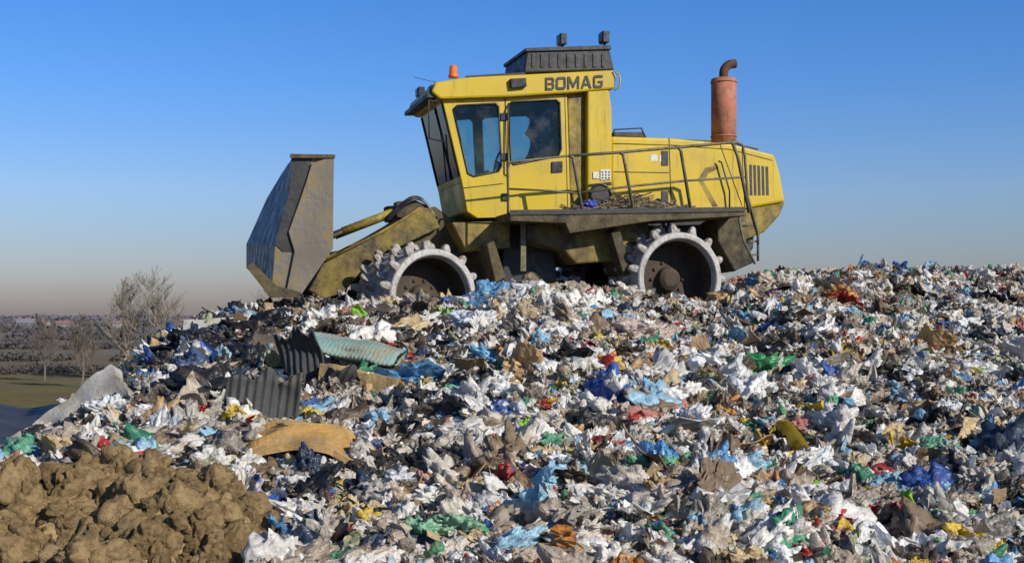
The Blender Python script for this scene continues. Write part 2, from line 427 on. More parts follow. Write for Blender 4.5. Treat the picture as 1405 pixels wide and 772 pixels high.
# particular larger pieces
def hero(X,Y,s,c,kind='hero',c2=None,dz=.05,r=None,sc=(1,1,1)):
    add(X,Y,EYE+heap_z(X,Y)+dz,r or (rng.normal(0,.2),rng.normal(0,.2),rng.uniform(0,6.3)),tuple(np.array(sc)*s),K[kind][rng.integers(len(K[kind]))],c,c2)
W=(.78,.78,.76)
for a in [(-.45,9.4,.36,(.20,.44,.62)),(-.94,8.2,.5,(.015,.015,.017)),(-.56,8.1,.42,(.22,.44,.28)),(-.30,8.15,.4,(.22,.40,.26)),(.70,8.2,.26,(.10,.28,.54)),
 (-.44,15.2,.72,(.64,.70,.78)),(.78,15.5,.9,(.80,.77,.72)),(.06,14.5,.58,(.42,.33,.23)),(1.32,13.8,.76,(.52,.41,.36)),(.06,10.6,.26,(.32,.64,.03)),(2.36,12.8,.68,(.03,.27,.10)),
 (-.21,9.1,.3,(.48,.03,.05)),(-.02,9.0,.26,(.42,.03,.04)),(.46,9.46,.32,(.66,.48,.04)),(.92,9.3,.32,(.14,.38,.52)),(-.55,8.84,.4,W),(-.85,8.9,.38,(.72,.66,.60)),
 (-3.07,10.0,.50,(.80,.80,.80)),(-3.4,14.4,.8,(.015,.015,.02)),(-2.9,15.4,.7,(.02,.02,.02)),(-2.74,11.6,.7,(.03,.03,.035)),(-2.2,13.9,.7,(.03,.025,.03)),(-3.0,12.8,.7,(.08,.12,.22)),
 (-3.3,13.6,.55,(.58,.58,.60)),(-2.6,13.0,.8,(.02,.02,.025)),(-3.5,12.9,.5,(.12,.2,.38)),(-2.3,12.2,.5,(.42,.40,.40)),(-3.4,11.4,.45,(.16,.34,.55)),(-3.6,11.9,.5,(.66,.68,.72)),
 (-1.2,16.3,.6,(.20,.16,.12)),(-1.95,15.9,.5,(.35,.18,.14)),(.6,12.4,.4,(.06,.28,.17)),(-.1,12.9,.5,(.14,.40,.60)),(-1.15,11.2,.45,(.26,.44,.60)),(-.9,10.9,.4,(.72,.58,.48)),
 (.25,16.6,.5,W),(.75,11.2,.36,W),(1.6,10.0,.4,(.68,.65,.62)),(3.3,14.0,.4,(.55,.2,.06)),(3.9,11.7,.36,(.10,.27,.5)),(2.7,9.4,.3,(.08,.28,.5)),
 (-2.0,17.2,.4,(.03,.03,.03)),(-3.3,16.2,.45,(.12,.2,.3)),(.9,8.6,.35,(.62,.52,.48)),(1.9,8.6,.3,(.1,.16,.28)),(2.8,8.9,.28,(.66,.48,.06)),(1.2,16.9,.4,(.3,.22,.15)),(.9,17.0,.35,(.5,.3,.15)),(3.45,17.6,.4,(.05,.28,.16)),(-1.25,8.1,.4,W),(-1.1,9.3,.35,(.68,.68,.66))]:
    hero(*a)
for i in range(330):
    X=rng.uniform(-3.5,6.8);Y=rng.uniform(7.6,16.8)
    if X<-1.3 and Y<9.4 or abs(X)>.4*Y+.3: continue
    hero(X,Y,rng.uniform(.24,.42),pc[rng.choice(6,p=pw_[:6]/pw_[:6].sum())]*rng.uniform(.85,1.06),'herosheet' if rng.random()<.3 else 'hero',pc[rng.choice(len(pal),p=pw_)] if rng.random()<.3 else None)
n=len(pos)
me=bpy.data.meshes.new('loose_rubbish'); me.vertices.add(n); me.vertices.foreach_set('co',np.array(pos,dtype=np.float32).ravel())
def attr(nm,tp,dat,key):
    a=me.attributes.new(nm,tp,'POINT'); a.data.foreach_set(key,np.array(dat).ravel())
attr('rot','FLOAT_VECTOR',np.array(rot,dtype=np.float32),'vector'); attr('scl','FLOAT_VECTOR',np.array(scl,dtype=np.float32),'vector')
attr('pidx','INT',np.array(idx,dtype=np.int32),'value'); attr('col','FLOAT_COLOR',np.array(col,dtype=np.float32),'color')
attr('col2','FLOAT_COLOR',np.array(col2,dtype=np.float32),'color'); attr('rnd','FLOAT_VECTOR',np.array(rnd,dtype=np.float32),'vector')
lo=link(bpy.data.objects.new('loose_rubbish',me),heap)
def scatter_group(name,coll):
    ng=bpy.data.node_groups.new(name,'GeometryNodeTree')
    ng.interface.new_socket('Geometry',in_out='INPUT',socket_type='NodeSocketGeometry'); ng.interface.new_socket('Geometry',in_out='OUTPUT',socket_type='NodeSocketGeometry')
    gi=ng.nodes.new('NodeGroupInput'); go=ng.nodes.new('NodeGroupOutput'); iop=ng.nodes.new('GeometryNodeInstanceOnPoints'); ci=ng.nodes.new('GeometryNodeCollectionInfo')
    ci.inputs['Collection'].default_value=coll; ci.inputs['Separate Children'].default_value=True; ci.inputs['Reset Children'].default_value=True
    def na(nm,t):
        x=ng.nodes.new('GeometryNodeInputNamedAttribute'); x.data_type=t; x.inputs['Name'].default_value=nm; return [o for o in x.outputs if o.enabled and o.name=='Attribute'][0]
    iop.inputs['Pick Instance'].default_value=True
    er=ng.nodes.new('FunctionNodeEulerToRotation'); l=ng.links.new
    l(gi.outputs[0],iop.inputs['Points']); l(ci.outputs[0],iop.inputs['Instance']); l(na('pidx','INT'),iop.inputs['Instance Index'])
    l(na('rot','FLOAT_VECTOR'),er.inputs[0]); l(er.outputs[0],iop.inputs['Rotation']); l(na('scl','FLOAT_VECTOR'),iop.inputs['Scale']); l(iop.outputs[0],go.inputs[0])
    return ng
md=lo.modifiers.new('scatter','NODES'); md.node_group=scatter_group('scatter_rubbish',protos)

# ------------------------------------------------------------------ soil mound
def mound_h(X,Y):
    dx=(X+2.45); sx=1.08 if dx>0 else 2.1
    e_=math.exp(-abs(dx/sx)**3.2)*math.exp(-abs((Y-8.1)/1.15)**3.0)
    p=Vector((X,Y,0))
    h=(.74+.03*min(0,dx))*e_*(1+.3*noise.noise(p*1.3+Vector((4,0,0))))
    k=min(1,e_*3)
    wp=p+Vector((noise.noise(p*3),noise.noise(p*3+Vector((7,0,0))),0))*.18
    d,_=noise.voronoi(wp*2.4); d2,_=noise.voronoi(wp*5.5+Vector((3,3,0))); d3,_=noise.voronoi(wp*13)
    h+=k*(.30*(.45-d[0])+.17*(.45-d2[0])+.07*(.45-d3[0])+.10*noise.noise(p*5)+.05*noise.noise(p*13)+.022*noise.noise(p*34)-.05)
    return h
gx=np.arange(-5.6,-.9,.017); gy=np.arange(6.4,9.9,.017)
V=[(X,Y,PLAT-.06+mound_h(X,Y)) for Y in gy for X in gx]; nx=len(gx)
F=[(j*nx+i,j*nx+i+1,(j+1)*nx+i+1,(j+1)*nx+i) for j in range(len(gy)-1) for i in range(nx-1)]
msoil=dirty('clay_soil',(.31,.215,.105),(.17,.11,.055),.95,0,4,.42,.64,(.40,.29,.15),1.0,30,False,spec=.08)
mound=mesh_obj('soil_mound',V,F,msoil,smooth=True)
cl=bpy.data.collections.new('soil_clods')
for s in range(5):
    v,f=clod_vf(s+201); o=mesh_obj('soil_clod_%d'%s,v,f,msoil,doLink=False,smooth=True); cl.objects.link(o)
P=[];R_=[];S_=[];I_=[]
while len(P)<11000:
    X=rng.uniform(-5.2,-1.05);Y=rng.uniform(6.7,9.5); h=mound_h(X,Y)
    if h<.10: continue
    s=min(.24,float(rng.lognormal(math.log(.040),.75)))
    P.append((X,Y,PLAT-.06+h+s*.05));R_.append(tuple(rng.uniform(0,6.3,3)));S_.append(tuple(s*rng.uniform(.65,1.35,3)));I_.append(int(rng.integers(5)))
me=bpy.data.meshes.new('clods'); me.vertices.add(len(P)); me.vertices.foreach_set('co',np.array(P,dtype=np.float32).ravel())
attr('rot','FLOAT_VECTOR',np.array(R_,dtype=np.float32),'vector');attr('scl','FLOAT_VECTOR',np.array(S_,dtype=np.float32),'vector');attr('pidx','INT',np.array(I_,dtype=np.int32),'value')
o=link(bpy.data.objects.new('clods',me),mound); md=o.modifiers.new('scatter','NODES'); md.node_group=scatter_group('scatter_clods',cl)

# ------------------------------------------------------------------ geomembrane on the left
mg=dirty('geomembrane',(.03,.031,.036),(.075,.068,.06),.55,0,1.5,.5,.8,None,.3,12)
gx=np.arange(-16,-3.9,.15); gy=np.arange(9,23.4,.15)
V=[(X,Y,ground_h(X,Y)+.07+.05*math.sin(X*5+Y*1.5+2*noise.noise(Vector((X*.3,Y*.3,0))))+.06*noise.noise(Vector((X,Y,0)))) for Y in gy for X in gx]; nx=len(gx)
F=[(j*nx+i,j*nx+i+1,(j+1)*nx+i+1,(j+1)*nx+i) for j in range(len(gy)-1) for i in range(nx-1)]
mesh_obj('plastic_ground_sheet',V,F,mg,smooth=True)

# ------------------------------------------------------------------ big distinct rubbish
def at(o,X,Y,Z,r): o.location=(X,Y,EYE+Z); o.rotation_euler=r; return o
def corr(name,wd,ht,n,amp,mat,bend=.15):
    nx=n*8; ny=10; V=[];F=[]
    for j in range(ny+1):
        for i in range(nx+1):
            x=(i/nx-.5)*wd; z=j/ny*ht
            top=.16*noise.noise(Vector((x*7,ht,3)))*(j==ny)
            V.append((x,amp*math.sin(i/8*2*math.pi)+bend*math.sin(j/ny*3)*.4+bend*x*x*2+.08*noise.noise(Vector((x*3,z*3,0))),z+top))
    for j in range(ny):
        for i in range(nx):
            a=j*(nx+1)+i; F.append((a,a+1,a+nx+2,a+nx+1))
    o=mesh_obj(name,V,F,mat,smooth=True); m_=o.modifiers.new('s','SOLIDIFY'); m_.thickness=.008; return o
mc=dirty('grey_corrugated_board',(.045,.045,.046),(.11,.095,.075),.75,0,5,.5,.7,None,.3,20)
at(corr('corrugated_sheet',.44,.62,7,.009,mc),-1.95,12.3,heap_z(-1.95,12.3)-.02,(.18,-.10,-.35))
at(corr('corrugated_sheet',.60,.52,9,.009,mc),-2.05,10.55,heap_z(-2.05,10.55)-.06,(-.22,.12,.15))
at(corr('corrugated_sheet',.32,.38,5,.009,mc),-1.66,11.9,heap_z(-1.66,11.9)-.02,(.5,.4,.3))
# rolled quilted mattress on a foam block
mm=dirty('faded_teal_quilt',(.17,.28,.27),(.28,.25,.17),.9,0,4,.42,.7,(.24,.38,.36),.7,30,spec=.2)
V=[];F=[];S=24;n=96
for i in range(n+1):
    x=(i/n-.5)*1.0; en=1-.25*max(0,abs(x)*2-.92)*10
    for k in range(S):
        a=2*math.pi*k/S; r=(.11+.0022*math.cos(i*1.57))*max(.3,en)+.05*noise.noise(Vector((x*3,math.cos(a)*1.3,math.sin(a)*1.3)))
        if .9<a<1.2: r*=.86
        V.append((x,r*1.85*math.cos(a),r*.66*math.sin(a)+.04*noise.noise(Vector((x*3,5,0)))))
    if i:
        for k in range(S): F.append(((i-1)*S+k,(i-1)*S+(k+1)%S,i*S+(k+1)%S,i*S+k))
F.append(tuple(range(S))); F.append(tuple(n*S+k for k in range(S))[::-1])
at(mesh_obj('rolled_mattress',V,F,mm,smooth=True),-1.56,12.8,heap_z(-1.56,12.8)+.24,(.25,.17,-.25))
mf=dirty('ochre_foam',(.38,.26,.09),(.17,.12,.065),.95,0,3,.42,.66,(.46,.33,.15),.6,30)
def slab(name,lx,ly,lz,mat,bendx=0,nz=.03,n=16):
    V=[];F=[]
    for k in (0,1):
        for j in range(n+1):
            for i in range(n+1):
                x=(i/n-.5)*lx;y=(j/n-.5)*ly; e=1+.06*noise.noise(Vector((x*5,y*5,k)))+.05*noise.noise(Vector((x*14,y*14,3)))*(i in(0,n) or j in (0,n))
                V.append((x*e,y*e,k*lz+bendx*x*x+nz*noise.noise(Vector((x*4,y*4,lx)))))
    m_=(n+1)**2
    for j in range(n):
        for i in range(n):
            a=j*(n+1)+i; F.append((a+m_,a+1+m_,a+n+2+m_,a+n+1+m_)); F.append((a,a+n+1,a+n+2,a+1))
    for i in range(n):
        for a,b2 in ((i,i+1),(n*(n+1)+i+1,n*(n+1)+i),((i+1)*(n+1),i*(n+1)),(i*(n+1)+n,(i+1)*(n+1)+n)): F.append((a,b2,b2+m_,a+m_))
    return mesh_obj(name,V,F,mat)
at(slab('foam_block',.74,.5,.30,mf),-1.42,12.35,heap_z(-1.42,12.35)-.08,(-.05,.16,-.2))
mf2=dirty('orange_foam',(.46,.25,.05),(.24,.15,.06),.95,0,3,.46,.66,(.42,.28,.13),.6,30)
at(slab('foam_sheet',.95,.5,.05,mf2,-.75,.09),-1.62,9.7,heap_z(-1.62,9.7)+.24,(.25,-.05,.15))
mt=dirty('grey_fabric_panel',(.40,.39,.37),(.20,.175,.14),.9,0,3,.42,.68,(.48,.46,.43),.4,20,False)
at(slab('old_mattress',1.12,.50,.13,mt,.10,.08,28),-3.98,12.1,-1.03,(1.0,-.66,.10))
md_=dirty('dark_wood_board',(.06,.045,.035),(.12,.10,.08),.85,0,6,.45,.7,None,.4,30)
at(slab('wooden_board',.9,.22,.03,md_,.0,.02),-1.9,15.7,heap_z(-1.9,15.7)+.1,(.4,-.25,.3))
at(slab('wooden_board',.7,.5,.03,md_,.0,.02),-2.3,13.4,heap_z(-2.3,13.4)+.1,(.8,.15,.4))
at(slab('cardboard_sheet',.5,.4,.02,mt,.2,.05),-3.65,15.6,heap_z(-3.65,15.6)+.1,(.5,-.1,.2))

# ------------------------------------------------------------------ compactor
TH=math.radians(15); CT,ST=math.cos(TH),math.sin(TH); X0=.975; D0=18.0; ZB=.2
mach=empty('landfill_compactor',(X0,D0,EYE+ZB),TH)
# side-elevation survey -> machine coordinates (s rearwards, y across, z up), for a part lying in plane y
def E(u,v,y=0.0):
    k=(u-702.5)/1800.; s=(k*(D0+CT*y)-X0+ST*y)/(CT-ST*k); Yw=D0+ST*s+CT*y
    return (s,y,(430-v)/1800.*Yw-ZB)
def prism(name,pts,y0,y1,mat,holes=(),bw=.012,yref=None):
    yr=y0 if yref is None else yref
    loops=[[E(u,v,yr) for u,v in L_] for L_ in [pts,*holes]]
    flat=[p for L_ in loops for p in L_]
    tris=geometry.tessellate_polygon([[Vector((p[0],p[2],0)) for p in L_] for L_ in loops]) if holes else [tuple(range(len(pts)))]
    n=len(flat); V=[(p[0],y0,p[2]) for p in flat]+[(p[0],y1,p[2]) for p in flat]
    F=[tuple(t) for t in tris]+[tuple(i+n for i in reversed(t)) for t in tris]
    o=0
    for L_ in loops:
        m_=len(L_)
        for i in range(m_): F.append((o+i,o+(i+1)%m_,o+(i+1)%m_+n,o+i+n))
        o+=m_
    ob=mesh_obj(name,V,F,mat,mach); fix_normals(ob)
    if bw: bevel(ob,bw)
    return ob
def tube(name,pts,r,mat,sides=8,sub=0):
    P=[Vector(p) for p in pts]
    if sub:
        Q=[]
        for i in range(len(P)-1):
            p0=P[max(0,i-1)];p1=P[i];p2=P[i+1];p3=P[min(len(P)-1,i+2)]
            for t in np.linspace(0,1,sub,endpoint=False):
                Q.append(.5*((2*p1)+(p2-p0)*t+(2*p0-5*p1+4*p2-p3)*t*t+(3*p1-p0-3*p2+p3)*t**3))
        Q.append(P[-1]); P=Q
    v,f=sweep(P,r,sides); o=mesh_obj(name,v,f,mat,mach,smooth=True); fix_normals(o); return o
CN,CF=.80,2.42      # cab near/far planes
win1=[(622,150),(627,145),(680,142),(684,146),(688,228),(684,235),(650,242),(642,238)]
win2=[(698,144),(702,140),(763,137),(768,141),(770,205),(766,214),(705,226),(701,222)]
side=[(605,128),(692,128),(778,126),(783,290),(700,298),(655,299),(641,290),(634,250)]
prism('cab_side_panel',side,CN,CN+.06,M['yellow'],[win1,win2])
sidef=prism('cab_side_panel_far',side,CN+(CF-CN-.06),CF,M['yellow'],[win1,win2],yref=CN)
for nm,wn in (('side_window_front',win1),('side_window_door',win2)):
    prism(nm,wn,CN+.025,CN+.031,M['glass'],bw=0,yref=CN)
    prism(nm+'_far',wn,CF-.031,CF-.025,M['glass'],bw=0,yref=CN)
    P=[E(u,v,CN-.004) for u,v in wn]; P.append(P[0]); tube(nm+'_seal',P,.014,M['blackshiny'],6)
# windscreen side of the cab
a=E(605,128,CN);b_=E(634,250,CN);c_=E(641,290,CN);d_=E(655,299,CN)
def lerp(p,q,t): return tuple(p[i]+(q[i]-p[i])*t for i in range(3))
def yset(p,y): return (p[0],y,p[2])
g0=lerp(a,b_,.10); g1=lerp(a,b_,.93)
def quadslab(name,p,q,y0,y1,mat,th=.05,bw=.008):
    dx=Vector((q[0]-p[0],0,q[2]-p[2])).normalized(); nn=Vector((dx.z,0,-dx.x))*th
    V=[(p[0],y0,p[2]),(q[0],y0,q[2]),(q[0],y1,q[2]),(p[0],y1,p[2])]; V+=[(v[0]-nn.x,v[1],v[2]-nn.z) for v in V]
    o=mesh_obj(name,V,[(0,1,2,3),(7,6,5,4),(0,4,5,1),(1,5,6,2),(2,6,7,3),(3,7,4,0)],mat,mach); fix_normals(o)
    if bw: bevel(o,bw)
    return o
quadslab('windscreen_header',a,g0,CN+.062,CF-.062,M['yellow'])
quadslab('windscreen_sill',g1,b_,CN+.062,CF-.062,M['yellow'])
quadslab('cab_nose_panel',b_,c_,CN+.062,CF-.062,M['yellow'])
quadslab('cab_chin',c_,d_,CN+.062,CF-.062,M['yellow'])
quadslab('windscreen',g0,g1,CN+.064,CF-.064,M['glass'],.006,0)
for yy_ in (CN+.07,1.35,CF-.07): tube('windscreen_bar',[yset(g0,yy_),yset(g1,yy_)],.02,M['blackshiny'],6)
tube('wiper',[(g1[0]-.03,1.6,g1[2]),(lerp(g0,g1,.4)[0]-.03,1.2,lerp(g0,g1,.4)[2])],.012,M['blackshiny'],5)
# cab floor, rear wall, inside
prism('cab_floor',[(652,285),(780,280),(780,296),(656,298)],CN+.062,CF-.062,M['black'],yref=CN,bw=0)
prism('cab_rear_wall',[(771,130),(777,130),(782,280),(775,280)],CN+.062,CF-.062,M['black'],yref=CN,bw=0)
prism('roof_lining',[(612,130),(770,129),(770,136),(614,137)],CN+.062,CF-.062,M['black'],yref=CN,bw=0)
prism('driver_seat',[(722,252),(760,250),(757,170),(769,169),(774,262),(722,266)],1.35,1.9,M['seat'],yref=1.35,bw=.03)
prism('cab_equipment_locker',[(740,175),(772,175),(772,262),(740,262)],2.0,2.34,M['black'],yref=2.0,bw=.02)
prism('control_console',[(655,238),(672,232),(680,282),(656,285)],1.3,1.95,M['seat'],yref=1.3,bw=.03)
tube('steering_wheel',[tuple(Vector(E(684,222,1.6))+Vector((.06*math.sin(t)*.6,.19*math.cos(t),.19*math.sin(t)*.8))) for t in np.linspace(0,6.283,20)],.016,M['blackshiny'],6)
tube('steering_column',[E(684,222,1.6),E(668,262,1.6)],.03,M['blackshiny'],6)
# door details
P=[E(u,v,CN-.003) for u,v in [(693,132),(775,130),(779,288),(697,294),(693,132)]]; tube('door_seam',P,.007,M['black'],4)
tube('sill_seam',[E(u,v,CN-.003) for u,v in [(636,258),(690,252)]],.006,M['black'],4)
prism('door_handle',[(757,222),(772,221),(772,236),(757,237)],CN-.02,CN+.01,M['blackshiny'],bw=.004)
tube('door_grab_rail',[E(698,142,CN),E(697,150,CN-.06),E(697,235,CN-.06),E(698,243,CN)],.011,M['black'],6)
for q in ((692,160),(692,215),(694,270)): prism('door_hinge',[(q[0]-5,q[1]-5),(q[0]+5,q[1]-5),(q[0]+5,q[1]+5),(q[0]-5,q[1]+5)],CN-.03,CN+.01,M['blackshiny'],bw=.004)
# roof
RN,RF=.70,2.52
prism('cab_roof',[(592,126),(597,113),(640,106),(700,103),(842,96),(846,104),(844,122),(790,127),(700,133),(604,136)],RN,RF,M['yellow'],bw=.03)
prism('roof_top_lip',[(640,104),(720,99),(722,103),(640,108)],RN+.1,RF-.1,M['black'],bw=.01)
prism('air_conditioner',[(723,69),(836,65),(843,96),(719,100)],1.0,2.2,M['black'],bw=.02)
for i in range(9):
    u=730+i*12; prism('air_conditioner_rib',[(u,74),(u+4,74),(u+4,92),(u,92)],.985,1.0,M['black'],bw=0)
prism('air_conditioner_lid',[(721,66),(838,62),(839,68),(721,71)],.97,2.23,M['black'],bw=.01)
tube('roof_side_bow',[E(842,98,RN-.02),E(850,104,RN-.06),E(850,118,RN-.06),E(843,124,RN-.02)],.012,M['yellow'],6,4)
def lamp(name,u,v,y,wd=.16,h=.13):
    s,_,z=E(u,v,y); p=[box_vf((s,y,z),(.10,wd,h)),box_vf((s-.055,y,z),(.02,wd*.85,h*.8))]
    V,F=merge(p); o=mesh_obj(name,V,F,M['blackshiny'],mach); bevel(o,.02,3)
    tube(name+'_stalk',[(s,y,z-h*.4),(s+.02,y,z-h*.4-.12)],.014,M['black'],5)
lamp('roof_work_lamp',829,52,1.15,.2,.17); lamp('roof_work_lamp',771,55,2.0,.2,.17)
for y_ in (.85,1.15): lamp('front_work_lamp',594,125,y_,.2,.14)
for y_ in (2.0,2.35): lamp('front_work_lamp',577,127,y_,.2,.14)
prism('front_lamp_bar',[(586,128),(604,128),(604,134),(586,134)],.75,2.5,M['black'],yref=.75,bw=.005)
prism('side_lamp',[(700,108),(722,107),(723,119),(702,121)],RN-.07,RN+.02,M['blackshiny'],bw=.01)
s,_,z=E(622,107,1.0); V,F=sweep([(s,1.0,z),(s,1.0,z+.04),(s,1.0,z+.05),(s,1.0,z+.15),(s,1.0,z+.18)],[.07,.07,.058,.055,.03],14)
o=mesh_obj('beacon_light',V,F,M['orange'],mach,smooth=True)
tube('radio_aerial',[E(605,115,1.3),E(568,106,1.3)],.004,M['black'],4)
tube('mirror_arm',[E(606,140,CN),E(588,138,CN-.15),E(589,190,CN-.15),E(612,195,CN)],.012,M['black'],6)
# roof lettering, cut as heavy block letters (unit height)
T=.2
letters=[[[(0,0),(.75,0),(.92,.14),(.92,.40),(.80,.50),(.90,.60),(.90,.86),(.75,1),(0,1)],[(T,T*.9),(T,.42),(.70,.42),(.70,T*.9)],[(T,.58),(T,1-T*.9),(.68,1-T*.9),(.68,.58)]],
 [[(.14,0),(.86,0),(1,.14),(1,.86),(.86,1),(.14,1),(0,.86),(0,.14)],[(T,T),(T,1-T),(1-T,1-T),(1-T,T)]],
 [[(0,0),(T,0),(T,.66),(.56,.08),(.64,.08),(1.0,.66),(1.0,0),(1.2,0),(1.2,1),(.98,1),(.60,.40),(.22,1),(0,1)]],
 [[(0,0),(T*1.1,0),(.30,.22),(.78,.22),(.88,0),(1.1,0),(.68,1),(.42,1)],[(.38,.40),(.54,.78),(.70,.40)]],
 [[(.14,0),(.86,0),(1,.14),(1,.55),(.5,.55),(.5,.38),(.8,.38),(.8,T),(T,T),(T,1-T),(1,1-T),(1,.88),(.88,1),(.14,1),(0,.86),(0,.14)]]]
adv=[.92,1.0,1.2,1.1,1.0]; tot=sum(adv)+4*.17
p0=Vector(E(748,124.5,RN)); p1=Vector(E(827,120.5,RN)); hh=(E(748,106,RN)[2]-p0.z)*.95; V=[];F=[]; xo=0
for L_,wd in zip(letters,adv):
    tri=geometry.tessellate_polygon([[Vector((x,y,0)) for x,y in lp] for lp in L_]); fl=[q for lp in L_ for q in lp]; o_=len(V); n_=len(fl)
    for dy in (-.012,.002):
        for x,y in fl:
            q=p0.lerp(p1,(xo+x)/tot); V.append((q.x,RN+dy,q.z+y*hh))
    F+=[tuple(i+o_ for i in t) for t in tri]+[tuple(i+o_+n_ for i in reversed(t)) for t in tri]
    k=0
    for lp in L_:
        for i in range(len(lp)): F.append((o_+k+i,o_+k+(i+1)%len(lp),o_+n_+k+(i+1)%len(lp),o_+n_+k+i))
        k+=len(lp)
    xo+=wd+.17
mesh_obj('roof_lettering',V,F,M['black'],mach)
# cab rear column
prism('cab_rear_pillar',[(779,127),(806,126),(806,290),(783,290)],CN+.03,CF,M['yellow_dirty'],bw=.012)
prism('cab_rear_column',[(806,125),(836,123),(840,150),(840,287),(806,290)],.72,2.5,M['yellow'],bw=.03)
prism('label_plate',[(824,233),(838,232),(838,246),(824,247)],.705,.72,M['label'],bw=0)
prism('warning_label',[(814,236),(822,236),(822,245),(814,245)],.705,.72,M['label'],bw=0)
for i in range(3):
    for j in range(3): 
        s,_,z=E(827+i*4.4,236+j*4,.70); V,F=sweep([(s,.70,z),(s,.704,z)],.013,8); mesh_obj('vent_hole',V,F,M['black'],mach)
s,_,z=E(822,268,.66); 
V,F=sweep([(s,.60,z),(s,.72,z)],.15,20); o=mesh_obj('air_intake',V,F,M['black'],mach); bevel(o,.02)
P=[(s+.155*math.cos(t),.60,z+.155*math.sin(t)) for t in np.linspace(0,6.283,24)]; tube('air_intake_ring',P,.018,M['blackshiny'],6)
# engine hood
HN,HF=.95,2.45
prism('engine_hood',[(838,187),(920,189),(1002,197),(1063,212),(1070,235),(1078,277),(1020,287),(838,290)],HN,HF,M['yellow'],bw=.04)
for L_ in ([(918,190),(921,288)],[(987,196),(1018,282)],[(842,236),(918,237)],[(1018,204),(1022,284)]):
    tube('hood_seam',[E(u,v,HN-.001) for u,v in L_],.007,M['black'],4)
tube('hood_edge_trim',[E(u,v,HN-.004) for u,v in [(842,197),(920,199),(1002,205),(1060,220)]],.007,M['yellow_dirty'],4)
for i in range(5):
    u=1028+i*5.6; prism('hood_vent_slot',[(u,226-i*-.6),(u+3.6,226+i*.6),(u+4.6,268),(u+1,268)],HN-.004,HN+.02,M['black'],bw=0)
prism('hood_stripe',[(958,246),(968,230),(984,226),(986,231),(972,238),(966,250),(985,283),(978,284)],HN-.003,HN+.01,M['yellow_dirty'],bw=0)
for q in ((893,212),(905,213)): prism('hood_label',[(q[0],q[1]),(q[0]+9,q[1]),(q[0]+9,q[1]+9),(q[0],q[1]+9)],HN-.003,HN+.01,M['label'],bw=0)
for q in ((908,207),(908,262)): prism('hood_latch',[(q[0],q[1]),(q[0]+9,q[1]),(q[0]+9,q[1]+20),(q[0],q[1]+20)],HN-.012,HN+.01,M['black'],bw=0)
tube('hood_handle',[E(986,221,HN-.05),E(990,223,HN-.07),E(1001,262,HN-.07),E(1001,285,HN-.05)],.014,M['black'],6)
prism('hood_top_box',[(842,181),(884,181),(886,190),(842,188)],1.3,2.0,M['black'],bw=.02)
tube('hood_top_rail',[E(840,186,1.1),E(843,178,1.1),E(880,176,1.1),E(886,190,1.1)],.014,M['black'],6)
prism('rear_counterweight',[(1000,284),(1079,275),(1071,295),(1050,318),(1022,330),(1000,320)],1.0,2.5,M['yellow_dirty'],bw=.04)
# exhaust
s,_,z0=E(993,200,1.7); _,_,z1=E(993,108,1.7); r=.195
V,F=sweep([(s,1.7,z0-.1),(s,1.7,z1-.015),(s,1.7,z1)],[r,r,r-.02],28); o=mesh_obj('exhaust_stack',V,F,M['exhaust'],mach,smooth=True); fix_normals(o)
for zz in (z0+.14,z1-.06):
    P=[(s+(r+.003)*math.cos(t),1.7+(r+.003)*math.sin(t),zz) for t in np.linspace(0,6.283,28)]; tube('exhaust_band',P,.012,M['exhaust'],5)
tube('exhaust_outlet',[(s,1.7,z1-.02),(s,1.7,z1+.10),(s+.03,1.7,z1+.17),(s+.10,1.7,z1+.225),(s+.20,1.7,z1+.24)],.07,M['rust'],12,4)
# deck & underside
prism('deck_platform',[(700,291),(860,291),(1022,287),(1024,296),(895,303),(782,320),(776,306),(700,303)],.05,.94,M['frame'],bw=.01)
prism('deck_far',[(700,291),(1022,287),(1022,296),(700,303)],2.46,3.3,M['frame'],yref=.05,bw=.01)
prism('deck_edge',[(700,288),(1022,284),(1022,290),(700,295)],.03,.05,M['black'],bw=0)
prism('fuel_tank',[(724,306),(890,300),(890,330),(862,332),(845,358),(790,362),(776,345),(724,330)],.45,3.0,M['arm'],bw=.03)
prism('articulation_frame',[(690,305),(760,305),(765,400),(690,400)],.9,2.5,M['black'],bw=.02)
prism('rear_frame',[(880,300),(1036,300),(1034,340),(1010,372),(880,390),(850,370)],1.15,2.2,M['black'],bw=.02)
prism('rear_axle_guard',[(985,300),(1015,300),(1035,360),(1008,372),(985,330)],.6,1.15,M['frame'],bw=.02)
prism('step_box',[(715,300),(722,300),(722,372),(714,372)],.5,.55,M['rail'],bw=.005)
tube('ladder_rail',[E(1012,290,.1),E(1020,330,.1),E(1036,362,.1)],.018,M['rail'],6)
tube('ladder_rail',[E(1030,290,.1),E(1040,325,.1),E(1040,358,.1)],.018,M['rail'],6)
for v in (310,332,350): tube('ladder_rung',[E(1013+(v-290)*.25,v,.1),E(1036+(v-300)*.06,v-1,.1)],.014,M['rail'],5)
